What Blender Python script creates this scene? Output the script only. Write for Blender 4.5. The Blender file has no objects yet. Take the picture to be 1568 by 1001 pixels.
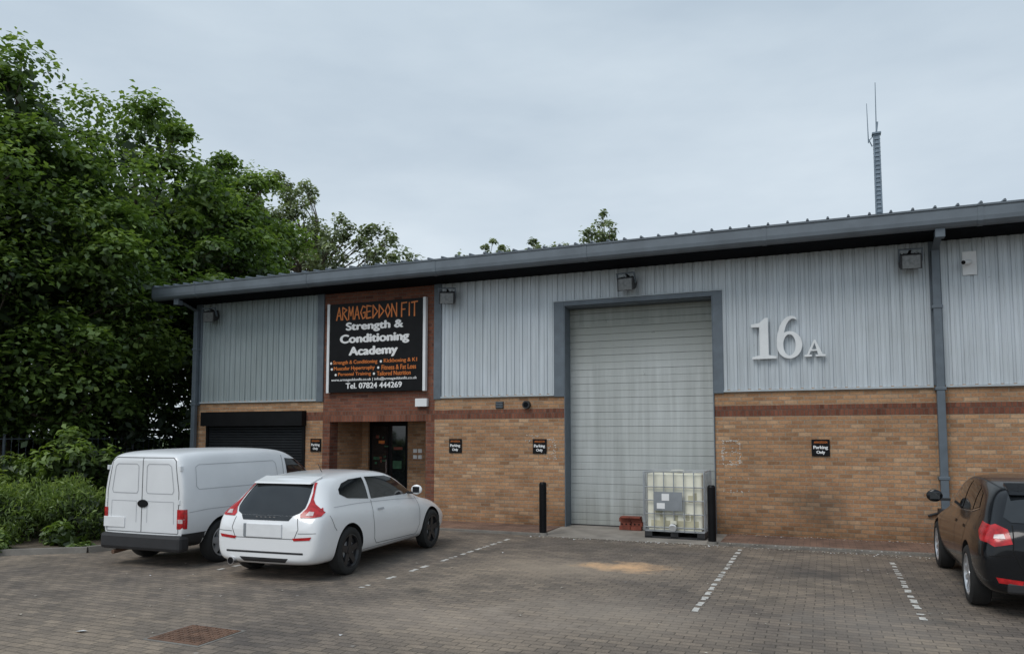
import bpy, bmesh, math, random
import numpy as np
from mathutils import Vector, Matrix
from mathutils.bvhtree import BVHTree
S=1.12
R=math.radians
sc=bpy.context.scene
col=sc.collection
random.seed(3)

# ---------------------------------------------------------------- materials
def newmat(name):
    m=bpy.data.materials.new(name); m.use_nodes=True
    nt=m.node_tree; b=nt.nodes['Principled BSDF']
    return m,nt,b
def nd(nt,t,props=None,**ins):
    n=nt.nodes.new(t)
    for k,v in (props or {}).items(): setattr(n,k,v)
    for k,v in ins.items():
        k2=k.replace('_',' ')
        s=n.inputs[int(k[1:])] if (k[0]=='i' and k[1:].isdigit()) else n.inputs[k2]
        if isinstance(v,bpy.types.NodeSocket): nt.links.new(v,s)
        else: s.default_value=v
    return n
def c4(c): return (c[0],c[1],c[2],1)
def mix(nt,f,a,b,mode='MIX'):
    n=nt.nodes.new('ShaderNodeMix'); n.data_type='RGBA'; n.blend_type=mode
    for i,v in ((0,f),(6,a),(7,b)):
        if isinstance(v,bpy.types.NodeSocket): nt.links.new(v,n.inputs[i])
        else: n.inputs[i].default_value=(c4(v) if i>0 else v)
    return n.outputs[2]
def mth(nt,op,a,b=0.0,c=0.0,clamp=False):
    n=nt.nodes.new('ShaderNodeMath'); n.operation=op; n.use_clamp=clamp
    for i,v in enumerate((a,b,c)):
        if isinstance(v,bpy.types.NodeSocket): nt.links.new(v,n.inputs[i])
        else: n.inputs[i].default_value=v
    return n.outputs[0]
def ramp(nt,f,a,b,ca=(0,0,0),cb=(1,1,1)):
    n=nt.nodes.new('ShaderNodeValToRGB'); nt.links.new(f,n.inputs[0])
    e=n.color_ramp.elements; e[0].position=a; e[1].position=b; e[0].color=c4(ca); e[1].color=c4(cb)
    return n.outputs[0]
def simple(name,c,rough=.6,metal=0,var=.12,scale=6,bump=.0,coat=0,spec=.5):
    m,nt,b=newmat(name)
    tc=nd(nt,'ShaderNodeTexCoord').outputs['Object']
    no=nd(nt,'ShaderNodeTexNoise',Vector=tc,Scale=scale,Detail=4.0).outputs['Fac']
    cc=mix(nt,ramp(nt,no,.3,.7),tuple(x*(1-var) for x in c),tuple(min(1,x*(1+var)) for x in c))
    nt.links.new(cc,b.inputs['Base Color'])
    b.inputs['Roughness'].default_value=rough; b.inputs['Metallic'].default_value=metal
    b.inputs['Coat Weight'].default_value=coat; b.inputs['Coat Roughness'].default_value=.05
    b.inputs['Specular IOR Level'].default_value=spec
    if bump:
        n2=nd(nt,'ShaderNodeTexNoise',Vector=tc,Scale=scale*8,Detail=3.0).outputs['Fac']
        bp=nd(nt,'ShaderNodeBump',Height=n2,Strength=bump,Distance=.02)
        nt.links.new(bp.outputs[0],b.inputs['Normal'])
    return m
def brickmat(name,c1,c2,mortar,bw=.196,bh=.066,ms=.0075,dirt=True,pale=None,pk=.42):
    m,nt,b=newmat(name)
    tc=nd(nt,'ShaderNodeTexCoord').outputs['Object']
    sp=nd(nt,'ShaderNodeSeparateXYZ',Vector=tc)
    u=mth(nt,'ADD',sp.outputs[0],sp.outputs[1])
    v=nd(nt,'ShaderNodeCombineXYZ',X=u,Y=sp.outputs[2]).outputs[0]
    def br(a,bb,off):
        vv=nd(nt,'ShaderNodeVectorMath',{'operation':'ADD'},i0=v,i1=off).outputs[0]
        n=nd(nt,'ShaderNodeTexBrick',Vector=vv,Scale=1.0,Color1=c4(a),Color2=c4(bb),Mortar=c4(mortar))
        n.inputs['Mortar Size'].default_value=ms; n.inputs['Mortar Smooth'].default_value=.2
        n.inputs['Brick Width'].default_value=bw; n.inputs['Row Height'].default_value=bh
        n.offset=.5
        return n
    A=br(c1,c2,(0,0,0)); 
    pb=br((0,0,0),(1,1,1),(bw*40,bh*62,0))
    p=pale or tuple(min(1,x*1.45+.04) for x in c1)
    pm=ramp(nt,pb.outputs['Color'],.78,.9)
    pm=mth(nt,'MULTIPLY',pm,mth(nt,'SUBTRACT',1.0,A.outputs['Fac']))
    cc=mix(nt,mth(nt,'MULTIPLY',pm,pk),A.outputs['Color'],p)
    pd=br((0,0,0),(1,1,1),(bw*22,bh*34,0))
    dm=mth(nt,'MULTIPLY',ramp(nt,pd.outputs['Color'],.82,.93),mth(nt,'SUBTRACT',1.0,A.outputs['Fac']))
    cc=mix(nt,mth(nt,'MULTIPLY',dm,.45),cc,tuple(x*.5 for x in c2))
    big=nd(nt,'ShaderNodeTexNoise',Vector=tc,Scale=1.1,Detail=5.0,Roughness=.65).outputs['Fac']
    cc=mix(nt,1.0,cc,ramp(nt,big,.3,.7,(.76,.73,.70),(1.12,1.1,1.08)),'MULTIPLY')
    fine=nd(nt,'ShaderNodeTexNoise',Vector=tc,Scale=45.0,Detail=3.0).outputs['Fac']
    cc=mix(nt,1.0,cc,ramp(nt,fine,.25,.75,(.8,.8,.8),(1.15,1.15,1.15)),'MULTIPLY')
    if dirt:
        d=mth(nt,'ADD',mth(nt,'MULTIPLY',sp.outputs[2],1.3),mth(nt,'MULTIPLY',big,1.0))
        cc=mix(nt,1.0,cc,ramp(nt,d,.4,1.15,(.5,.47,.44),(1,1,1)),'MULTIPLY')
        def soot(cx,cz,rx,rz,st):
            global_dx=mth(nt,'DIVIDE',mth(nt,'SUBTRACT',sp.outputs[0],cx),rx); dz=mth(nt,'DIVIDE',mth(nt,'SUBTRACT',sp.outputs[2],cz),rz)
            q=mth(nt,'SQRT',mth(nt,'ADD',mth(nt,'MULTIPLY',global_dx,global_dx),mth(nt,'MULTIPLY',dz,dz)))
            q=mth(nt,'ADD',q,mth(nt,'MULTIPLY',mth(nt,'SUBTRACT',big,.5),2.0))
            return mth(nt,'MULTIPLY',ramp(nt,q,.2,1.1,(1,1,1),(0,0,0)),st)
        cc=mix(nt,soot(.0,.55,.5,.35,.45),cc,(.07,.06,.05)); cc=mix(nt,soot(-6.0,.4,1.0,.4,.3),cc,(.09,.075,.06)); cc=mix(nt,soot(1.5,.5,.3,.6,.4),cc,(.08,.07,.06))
    nt.links.new(cc,b.inputs['Base Color']); b.inputs['Roughness'].default_value=.9
    b.inputs['Specular IOR Level'].default_value=.2
    h=mth(nt,'SUBTRACT',mth(nt,'MULTIPLY',fine,.3),A.outputs['Fac'])
    bp=nd(nt,'ShaderNodeBump',Height=h,Strength=.6,Distance=.012)
    nt.links.new(bp.outputs[0],b.inputs['Normal'])
    return m
def paving(name,c1,c2,mortar,sand=False,bw=.18,bh=.09):
    m,nt,b=newmat(name)
    tc=nd(nt,'ShaderNodeTexCoord').outputs['Object']
    sp=nd(nt,'ShaderNodeSeparateXYZ',Vector=tc)
    wob=nd(nt,'ShaderNodeTexNoise',Vector=tc,Scale=.5,Detail=2.0).outputs['Color']
    wv=nd(nt,'ShaderNodeVectorMath',{'operation':'SCALE'},i0=wob,Scale=.06).outputs[0]
    vv=nd(nt,'ShaderNodeVectorMath',{'operation':'ADD'},i0=tc,i1=wv).outputs[0]
    A=nd(nt,'ShaderNodeTexBrick',Vector=vv,Scale=1.0,Color1=c4(c1),Color2=c4(c2),Mortar=c4(mortar))
    A.inputs['Mortar Size'].default_value=.006; A.inputs['Mortar Smooth'].default_value=.5
    A.inputs['Brick Width'].default_value=bw; A.inputs['Row Height'].default_value=bh
    big=nd(nt,'ShaderNodeTexNoise',Vector=tc,Scale=.42,Detail=7.0,Roughness=.62).outputs['Fac']
    med=nd(nt,'ShaderNodeTexNoise',Vector=tc,Scale=2.6,Detail=6.0,Roughness=.7).outputs['Fac']
    fine=nd(nt,'ShaderNodeTexNoise',Vector=tc,Scale=60.0,Detail=2.0).outputs['Fac']
    cc=mix(nt,1.0,A.outputs['Color'],ramp(nt,big,.36,.64,(.68,.68,.71),(1.30,1.25,1.17)),'MULTIPLY')
    cc=mix(nt,1.0,cc,ramp(nt,med,.3,.7,(.72,.72,.72),(1.25,1.23,1.2)),'MULTIPLY')
    cc=mix(nt,1.0,cc,ramp(nt,fine,.25,.75,(.78,.78,.78),(1.2,1.2,1.2)),'MULTIPLY')
    oil=nd(nt,'ShaderNodeTexVoronoi',{'feature':'SMOOTH_F1'},Vector=vv,Scale=.75).outputs['Distance']
    cc=mix(nt,ramp(nt,mth(nt,'ADD',oil,mth(nt,'MULTIPLY',med,.3)),.16,.34,(.65,.65,.65),(0,0,0)),cc,(.06,.055,.05))
    vo=nd(nt,'ShaderNodeTexVoronoi',Vector=tc,Scale=2.4).outputs['Distance']
    cc=mix(nt,ramp(nt,vo,.035,.05,(.45,.45,.45),(0,0,0)),cc,(.42,.40,.37))
    if sand:
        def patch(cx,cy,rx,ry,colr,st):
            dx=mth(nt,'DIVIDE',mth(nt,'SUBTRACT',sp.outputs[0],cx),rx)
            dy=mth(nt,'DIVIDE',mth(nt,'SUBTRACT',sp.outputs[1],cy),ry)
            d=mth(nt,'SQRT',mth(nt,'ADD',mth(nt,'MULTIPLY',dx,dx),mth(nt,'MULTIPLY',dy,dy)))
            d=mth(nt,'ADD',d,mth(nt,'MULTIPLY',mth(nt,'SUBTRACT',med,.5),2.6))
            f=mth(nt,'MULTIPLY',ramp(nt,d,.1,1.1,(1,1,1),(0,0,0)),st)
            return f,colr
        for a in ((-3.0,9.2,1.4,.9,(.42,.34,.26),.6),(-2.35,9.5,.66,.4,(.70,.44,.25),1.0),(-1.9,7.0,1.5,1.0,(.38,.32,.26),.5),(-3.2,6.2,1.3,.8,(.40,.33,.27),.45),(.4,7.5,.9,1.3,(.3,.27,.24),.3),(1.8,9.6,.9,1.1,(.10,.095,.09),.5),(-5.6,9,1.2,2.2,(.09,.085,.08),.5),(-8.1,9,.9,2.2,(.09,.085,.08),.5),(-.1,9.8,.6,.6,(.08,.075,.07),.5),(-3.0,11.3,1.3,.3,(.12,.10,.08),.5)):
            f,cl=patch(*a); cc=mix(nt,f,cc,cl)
    nt.links.new(cc,b.inputs['Base Color']); b.inputs['Roughness'].default_value=.85
    b.inputs['Specular IOR Level'].default_value=.3
    h=mth(nt,'SUBTRACT',mth(nt,'MULTIPLY',fine,.25),A.outputs['Fac'])
    bp=nd(nt,'ShaderNodeBump',Height=h,Strength=.6,Distance=.01)
    nt.links.new(bp.outputs[0],b.inputs['Normal'])
    return m
def cladmat(name,c,rough=.45,grime_shade=None):
    m,nt,b=newmat(name)
    tc=nd(nt,'ShaderNodeTexCoord').outputs['Object']
    mp=nd(nt,'ShaderNodeMapping',Vector=tc); mp.inputs['Scale'].default_value=(7,1,.35)
    st=nd(nt,'ShaderNodeTexNoise',Vector=mp.outputs[0],Scale=1.6,Detail=6.0,Roughness=.6).outputs['Fac']
    bl=nd(nt,'ShaderNodeTexNoise',Vector=tc,Scale=.8,Detail=4.0).outputs['Fac']
    cc=mix(nt,ramp(nt,st,.3,.72),tuple(x*.82 for x in c),tuple(x*1.1 for x in c))
    cc=mix(nt,1.0,cc,ramp(nt,bl,.3,.7,(.9,.9,.88),(1.06,1.06,1.06)),'MULTIPLY')
    sp=nd(nt,'ShaderNodeTexNoise',Vector=tc,Scale=9.0,Detail=2.0).outputs['Fac']
    cc=mix(nt,ramp(nt,sp,.74,.78,(0,0,0),(.5,.5,.5)),cc,tuple(x*.45 for x in c))
    if grime_shade:
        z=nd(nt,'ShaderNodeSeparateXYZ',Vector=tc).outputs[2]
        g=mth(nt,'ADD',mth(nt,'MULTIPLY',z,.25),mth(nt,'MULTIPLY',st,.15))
        cc=mix(nt,1.0,cc,ramp(nt,g,.80,1.08,(1,1,1),grime_shade),'MULTIPLY')  # door top: yellowish dirt plus recess shade painted into the colour
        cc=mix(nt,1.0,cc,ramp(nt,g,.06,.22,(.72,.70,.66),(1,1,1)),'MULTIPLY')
    nt.links.new(cc,b.inputs['Base Color']); b.inputs['Roughness'].default_value=rough
    b.inputs['Metallic'].default_value=.12
    return m
def leafmat(name,dark,mid,light,trans=.35):
    m,nt,b=newmat(name)
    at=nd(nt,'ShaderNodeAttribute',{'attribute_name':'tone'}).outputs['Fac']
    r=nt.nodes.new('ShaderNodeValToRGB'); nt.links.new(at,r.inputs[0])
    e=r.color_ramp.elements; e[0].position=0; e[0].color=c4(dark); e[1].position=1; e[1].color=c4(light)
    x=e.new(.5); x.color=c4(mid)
    nt.nodes.remove(b)
    df=nd(nt,'ShaderNodeBsdfDiffuse',Color=r.outputs[0])
    tr=nd(nt,'ShaderNodeBsdfTranslucent',Color=mix(nt,1.0,r.outputs[0],(1.15,1.25,.6),'MULTIPLY'))
    ms=nd(nt,'ShaderNodeMixShader',i0=trans,i1=df.outputs[0],i2=tr.outputs[0])
    gl=nd(nt,'ShaderNodeBsdfGlossy',Color=(.9,1,.9,1),Roughness=.45)
    m2=nd(nt,'ShaderNodeMixShader',i0=.045,i1=ms.outputs[0],i2=gl.outputs[0])
    nt.links.new(m2.outputs[0],nt.nodes['Material Output'].inputs[0])
    return m

M={}
M['buff']=brickmat('buff_brick',(.50,.295,.165),(.375,.21,.118),(.33,.27,.205),pale=(.62,.45,.30))
M['red']=brickmat('red_brick',(.24,.095,.06),(.155,.065,.048),(.16,.115,.095),dirt=False,pale=(.28,.13,.085))
M['soldier']=brickmat('soldier_brick',(.24,.095,.06),(.17,.07,.048),(.15,.10,.08),bw=.066,bh=.19,dirt=False,pale=(.30,.13,.085))
M['clad']=cladmat('silver_cladding',(.525,.57,.61))
M['clad2']=cladmat('grey_cladding',(.31,.36,.375))
M['trim']=simple('grey_flashing',(.11,.135,.16),.5)
M['trim_l']=simple('light_flashing',(.42,.47,.5),.4,var=.1)
M['gutter']=simple('gutter_grey',(.13,.155,.18),.45,var=.14,scale=3)
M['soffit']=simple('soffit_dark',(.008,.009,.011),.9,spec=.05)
M['roof']=simple('roof_sheet',(.36,.38,.40),.5)
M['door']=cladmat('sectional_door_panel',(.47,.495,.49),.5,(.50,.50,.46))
M['black']=simple('black_paint',(.008,.008,.009),.4,var=.2,spec=.15)
M['blackm']=simple('black_plastic',(.022,.022,.024),.6,var=.15)
M['shut']=simple('shutter_black',(.014,.016,.019),.45,var=.2,spec=.3)
M['glassd']=simple('dark_glass',(.012,.014,.016),.05,var=.2,spec=.8)
M['lamp']=simple('lamp_glass',(.13,.135,.135),.2,var=.3,scale=20)
M['white']=simple('white_paint',(.75,.76,.77),.5,var=.05)
M['carwhite']=simple('white_car_paint',(.83,.84,.85),.3,var=.02,scale=2,coat=.8)
M['vanwhite']=simple('van_paint',(.74,.755,.77),.38,var=.05,scale=2,coat=.4)
M['carblack']=simple('black_car_paint',(.006,.007,.009),.2,var=.1,coat=.4,spec=.25)
M['tyre']=simple('tyre_rubber',(.02,.02,.02),.85,var=.2)
M['rimd']=simple('dark_rim',(.018,.018,.02),.3,var=.1)
M['rims']=simple('silver_rim',(.55,.56,.58),.3,.6,var=.06)
M['redl']=simple('tail_lamp',(.42,.012,.015),.22,var=.35,scale=22,coat=.3)
M['lampw']=simple('reversing_lamp',(.55,.45,.45),.2,var=.2,scale=22,coat=.3)
M['seam']=simple('panel_gap',(.09,.09,.095),.7)
M['seamb']=simple('panel_gap_dark',(.002,.002,.002),.9)
M['seamw']=simple('panel_crease',(.42,.43,.45),.6)
M['chrome']=simple('chrome',(.7,.7,.72),.15,.9)
M['galv']=simple('galvanised_steel',(.42,.44,.46),.4,.6,var=.15)
M['tote']=simple('hdpe_bottle',(.80,.78,.65),.45,var=.18,scale=2.2)
M['murk']=simple('murky_water_stain',(.50,.47,.33),.5,var=.25,scale=4)
M['label']=simple('steel_label',(.27,.29,.31),.4,.3)
M['redb']=simple('red_ceramic',(.20,.05,.03),.7,var=.3,scale=9)
M['green']=simple('green_reflection',(.03,.10,.05),.6,var=.4,scale=9)
M['conc']=simple('concrete',(.27,.245,.215),.9,var=.25,scale=3,bump=.3)
M['kerb']=simple('kerb_concrete',(.20,.185,.165),.9,var=.25,scale=4,bump=.3)
M['soil']=simple('soil',(.10,.078,.055),.95,var=.4,scale=5,bump=.6)
M['rust']=simple('rusty_cover',(.15,.085,.055),.8,var=.35,scale=7,bump=.4)
M['pave']=paving('block_paving',(.245,.206,.170),(.168,.145,.126),(.105,.093,.078),True)
M['pave2']=paving('red_block_paving',(.26,.165,.125),(.19,.125,.098),(.10,.08,.07))
M['grass']=simple('grass_ground',(.07,.10,.035),.95,var=.4,scale=3,bump=.5)
M['orange']=simple('orange_vinyl',(.66,.19,.035),.5)
M['vinyl']=simple('white_vinyl',(.80,.80,.80),.5,var=.02)
M['letters']=simple('letter_plastic',(.74,.76,.77),.4,var=.05)
M['bark']=simple('bark',(.09,.07,.05),.95,var=.35,scale=9,bump=.5)
M['mast']=simple('mast_steel',(.19,.24,.29),.5,.3)
M['line']=simple('worn_line_paint',(.60,.58,.54),.8,var=.25,scale=25)
M['litter']=simple('litter',(.42,.38,.32),.9,var=.4,scale=20)
M['leafA']=leafmat('sycamore_leaves',(.016,.030,.010),(.125,.20,.045),(.34,.44,.12),.40)
M['leafB']=leafmat('willow_leaves',(.07,.09,.05),(.22,.26,.15),(.38,.42,.27),.35)
M['leafH']=leafmat('hedge_leaves',(.03,.05,.012),(.15,.225,.045),(.34,.43,.09))

# ---------------------------------------------------------------- mesh helpers
def group(name,loc=(0,0,0),rz=0):
    e=bpy.data.objects.new(name,None); col.objects.link(e); e.location=loc; e.rotation_euler=(0,0,rz)
    e.empty_display_size=.3
    return e
def addobj(name,me,parent=None,local=False):
    o=bpy.data.objects.new(name,me); col.objects.link(o)
    if parent:
        o.parent=parent
        if not local: o.location=(-parent.location[0],-parent.location[1],-parent.location[2])
    return o
class MB:
    def __init__(s): s.v=[];s.f=[];s.m=[];s.mats=[]
    def mi(s,k):
        if k not in s.mats: s.mats.append(k)
        return s.mats.index(k)
    def add(s,vs,fs,k):
        o=len(s.v); s.v+=[tuple(p) for p in vs]; i=s.mi(k)
        for f in fs: s.f.append(tuple(o+a for a in f)); s.m.append(i)
    def box(s,x0,x1,y0,y1,z0,z1,k):
        vs=[(x0,y0,z0),(x1,y0,z0),(x1,y1,z0),(x0,y1,z0),(x0,y0,z1),(x1,y0,z1),(x1,y1,z1),(x0,y1,z1)]
        s.add(vs,[(0,3,2,1),(4,5,6,7),(0,1,5,4),(1,2,6,5),(2,3,7,6),(3,0,4,7)],k)
    def tube(s,p0,p1,r0,r1,k,n=8,caps=True):
        p0=Vector(p0);p1=Vector(p1);d=(p1-p0)
        if d.length<1e-6:return
        d.normalize(); a=d.orthogonal().normalized(); b=d.cross(a)
        vs=[]
        for p,r in ((p0,r0),(p1,r1)):
            for i in range(n):
                t=2*math.pi*i/n; vs.append(p+a*(r*math.cos(t))+b*(r*math.sin(t)))
        fs=[(i,(i+1)%n,n+(i+1)%n,n+i) for i in range(n)]
        if caps: fs+= [tuple(range(n-1,-1,-1)),tuple(range(n,2*n))]
        s.add(vs,fs,k)
    def extr(s,prof,x0,x1,k,axis='x',close=True):
        n=len(prof)
        if axis=='x': vs=[(x0,a,b) for a,b in prof]+[(x1,a,b) for a,b in prof]
        else: vs=[(a,x0,b) for a,b in prof]+[(a,x1,b) for a,b in prof]
        rng=range(n if close else n-1)
        fs=[(i,(i+1)%n,n+(i+1)%n,n+i) for i in rng]
        if close: fs+=[tuple(range(n-1,-1,-1)),tuple(range(n,2*n))]
        s.add(vs,fs,k)
    def obj(s,name,parent=None,local=False,bevel=0,smooth=False,fix=True):
        me=bpy.data.meshes.new(name); me.from_pydata(s.v,[],s.f)
        for k in s.mats: me.materials.append(M[k])
        me.polygons.foreach_set('material_index',s.m)
        if fix:
            bm=bmesh.new(); bm.from_mesh(me); bmesh.ops.recalc_face_normals(bm,faces=bm.faces); bm.to_mesh(me); bm.free()
        if smooth:
            me.polygons.foreach_set('use_smooth',[True]*len(me.polygons)); me.set_sharp_from_angle(angle=R(35))
        o=addobj(name,me,parent,local)
        if bevel:
            b=o.modifiers.new('bevel','BEVEL'); b.width=bevel; b.segments=2; b.limit_method='ANGLE'
        return o

# ---------------------------------------------------------------- building
WY=13.1
B=group('brick_industrial_unit',(-1,WY,0))
XR=11.0
b=MB()
def wall(x0,x1,z0,z1,k='buff',y0=WY,y1=WY+.28): b.box(x0,x1,y0,y1,z0,z1,k)
def lower(x0,x1):
    wall(x0,x1,0,1.99); wall(x0,x1,1.99,2.165,'soldier',WY-.003); wall(x0,x1,2.165,2.44)
lower(-7.05,-4.35); lower(-1.68,XR)
wall(-13.2,-12.87,0,2.44); wall(-12.87,-10.14,0,.75); wall(-12.87,-10.14,2.2,2.44)
lower(-10.14,-9.70)
wall(-9.70,-9.52,0,1.955,'red',WY-.004)
wall(-7.24,-7.05,0,1.955,'red',WY-.004)
wall(-9.70,-7.05,1.955,2.165,'soldier',WY-.008)
wall(-9.70,-7.05,2.165,4.66,'red')
b.box(-9.80,-9.52,WY+.28,14.55,0,2.2,'buff')
b.box(-7.24,-7.0,WY+.28,14.55,0,2.2,'buff')
b.box(-9.52,-9.36,14.3,14.55,0,2.0,'buff'); b.box(-8.35,-7.24,14.3,14.55,0,2.0,'buff')
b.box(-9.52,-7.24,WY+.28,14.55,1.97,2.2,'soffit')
b.box(-13.2,-12.95,WY+.28,26,0,2.44,'buff'); b.box(XR-.25,XR,WY+.28,26,0,2.44,'buff'); b.box(-13.2,XR,26,26.25,0,4.6,'buff')
b.obj('walls',B)
b=MB(); b.box(-13.19,-12.97,WY+.1,26,2.44,4.7,'clad2'); b.box(XR-.24,XR-.02,WY+.1,26,2.44,4.7,'clad')
b.box(-13.1,-9.7,WY+.04,WY+.25,2.44,4.68,'soffit'); b.box(-7.05,-4.35,WY+.04,WY+.25,2.44,4.68,'soffit')
b.box(-4.35,-1.68,WY+.04,WY+.25,4.1,4.68,'soffit'); b.box(-1.68,XR-.26,WY+.04,WY+.25,2.44,4.68,'soffit')
b.obj('backing_walls',B)
def clad(b,x0,x1,z0,z1,k,pitch=.165,d=.02,g=.024,y=WY-.005):
    prof=[(x0,y)]; x=x0+pitch*.5
    while x<x1-g*2:
        prof+=[(x-g,y),(x-g*.6,y+d),(x+g*.6,y+d),(x+g,y)]
        xm=x+pitch*.5
        if xm<x1-g: prof+=[(xm-.012,y),(xm-.006,y-.008),(xm+.006,y-.008),(xm+.012,y)]
        x+=pitch
    prof.append((x1,y)); n=len(prof)
    vs=[(a,c,z0) for a,c in prof]+[(a,c,z1) for a,c in prof]
    b.add(vs,[(i,i+1,n+i+1,n+i) for i in range(n-1)],k)
b=MB()
clad(b,-13.06,-9.86,2.43,4.67,'clad2',pitch=.15)
clad(b,-6.90,-4.55,2.43,4.67,'clad'); clad(b,-4.55,-1.52,4.14,4.67,'clad')
clad(b,-1.52,1.60,2.43,4.67,'clad'); clad(b,1.76,XR,2.43,4.67,'clad')
b.obj('cladding',B,fix=False)
b=MB()
for x0,x1,z0,z1 in ((-13.24,-13.06,2.38,4.67),(-9.86,-9.695,2.38,4.67),(-7.06,-6.90,2.38,4.67),(-4.55,-4.352,2.38,4.14),(-1.678,-1.52,2.38,4.14)):
    b.box(x0,x1,WY-.035,WY+.03,z0,z1,'trim')
b.box(-4.352,-1.678,WY-.033,WY+.03,4.05,4.14,'trim')
b.box(-4.352,-4.335,WY-.03,WY+.3,0,4.05,'trim'); b.box(-1.695,-1.678,WY-.03,WY+.3,0,4.05,'trim'); b.box(-4.335,-1.695,WY+.03,WY+.3,4.03,4.05,'trim')
for x0,x1 in ((-13.06,-9.86),(-6.9,-4.55),(-1.52,1.60),(1.76,XR)):
    b.box(x0,x1,WY-.045,WY+.02,2.395,2.425,'trim_l')
b.box(-4.56,-1.51,WY-.05,WY-.036,4.135,4.155,'trim_l')
b.box(1.60,1.76,WY-.02,WY+.03,2.43,4.67,'trim')
b.obj('flashings',B,bevel=.004)
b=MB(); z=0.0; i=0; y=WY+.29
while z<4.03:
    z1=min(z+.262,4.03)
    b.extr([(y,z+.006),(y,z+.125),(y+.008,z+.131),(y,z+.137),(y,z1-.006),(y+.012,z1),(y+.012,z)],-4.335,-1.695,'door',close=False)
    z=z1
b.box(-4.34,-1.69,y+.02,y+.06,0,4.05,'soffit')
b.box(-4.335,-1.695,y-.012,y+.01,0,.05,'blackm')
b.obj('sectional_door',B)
b=MB()
b.box(-12.9,-10.12,WY-.16,WY+.02,1.88,2.19,'black')
z=.76
while z<1.88:
    b.extr([(WY+.02,z),(WY+.0,z+.012),(WY+.0,z+.045),(WY+.02,z+.058)],-12.8,-10.2,'shut',close=False); z+=.058
b.box(-12.86,-12.8,WY-.03,WY+.05,.75,1.88,'black'); b.box(-10.2,-10.14,WY-.03,WY+.05,.75,1.88,'black')
b.box(-12.86,-10.14,WY-.05,WY+.05,.70,.75,'trim')
b.obj('window_shutter',B)
b=MB()
b.box(-9.36,-8.35,14.36,14.42,0,1.97,'black')
b.box(-9.28,-8.86,14.34,14.36,.12,1.88,'glassd'); b.box(-8.80,-8.43,14.34,14.36,.12,1.88,'glassd')
b.box(-8.885,-8.86,14.27,14.30,.85,1.15,'chrome')
rg=random.Random(5)
for i in range(12): 
    x=-9.24+rg.random()*.3; z=1.0+rg.random()*.65; b.box(x,x+.03+rg.random()*.07,14.332-.0006*i,14.338,z,z+.02+rg.random()*.05,('redb','green','green')[i%3])  # red and green reflections painted on the glass as small coloured bits
b.box(-9.1,-8.95,14.322,14.325,1.50,1.56,'orange'); b.box(-8.72,-8.5,14.333,14.338,1.36,1.42,'redb'); b.box(-8.74,-8.52,14.333,14.338,.95,1.12,'green')
b.box(-8.2,-8.11,14.28,14.3,1.3,1.38,'vinyl'); b.box(-8.2,-8.11,14.28,14.3,1.17,1.25,'vinyl'); b.box(-8.08,-7.99,14.28,14.3,1.17,1.25,'vinyl'); b.box(-8.08,-7.99,14.28,14.3,1.3,1.38,'vinyl')
b.obj('entrance_door',B)
X0=-13.8
b=MB()
prof=[(12.42,4.68),(12.35,4.70),(12.31,4.74),(12.30,4.80),(12.30,4.93),(12.285,4.945),(12.285,4.965),(12.42,4.975)]
b.extr(prof,X0,XR+.4,'gutter')
x=X0+1.2
while x<XR:
    b.extr([(a-.008 if a<12.4 else a,c+(-.006 if c<4.75 else .004)) for a,c in prof],x,x+.07,'gutter'); x+=2.95
b.obj('gutter',B)
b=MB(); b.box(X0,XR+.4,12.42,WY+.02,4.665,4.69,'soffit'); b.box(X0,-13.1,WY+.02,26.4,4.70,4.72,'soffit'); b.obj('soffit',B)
b=MB()
ry0,rz0,ry1,rz1=12.34,4.985,19.6,5.62
b.add([(X0,ry0,rz0),(XR+.4,ry0,rz0),(XR+.4,ry1,rz1),(X0,ry1,rz1),(XR+.4,26.9,rz0),(X0,26.9,rz0)],[(0,1,2,3),(3,2,4,5)],'roof')
b.add([(X0,ry0,rz0-.03),(XR+.4,ry0,rz0-.03),(XR+.4,ry1,rz1-.03),(X0,ry1,rz1-.03),(XR+.4,26.9,rz0-.03),(X0,26.9,rz0-.03)],[(3,2,1,0),(5,4,2,3)],'roof')
x=X0+.05
while x<XR+.4:
    for (ya,za,yb,zb) in ((ry0-.03,rz0,ry1,rz1),):
        w=.022;h=.032
        b.add([(x-w,ya,za),(x+w,ya,za),(x+w*.5,ya,za+h),(x-w*.5,ya,za+h),(x-w,yb,zb),(x+w,yb,zb),(x+w*.5,yb,zb+h),(x-w*.5,yb,zb+h)],[(0,1,2,3),(0,4,5,1),(1,5,6,2),(2,6,7,3),(3,7,4,0)],'gutter')
    x+=.29
for xv in (X0-.03,XR+.37):
    b.add([(xv,ry0,4.74),(xv,ry0,5.03),(xv,ry1,5.67),(xv,ry1,5.38),(xv,26.9,5.03),(xv,26.9,4.74),
           (xv+.06,ry0,4.74),(xv+.06,ry0,5.03),(xv+.06,ry1,5.67),(xv+.06,ry1,5.38),(xv+.06,26.9,5.03),(xv+.06,26.9,4.74)],
          [(0,1,2,3),(3,2,4,5),(6,9,8,7),(9,11,10,8),(1,7,8,2),(2,8,10,4),(0,3,9,6),(3,5,11,9)],'gutter')
for xx in (-13.15,XR-.1): b.add([(xx,13.3,4.68),(xx,26,4.68),(xx,19.6,5.6)],[(0,1,2)],'clad2')
b.obj('roof',B)
b=MB()
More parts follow.
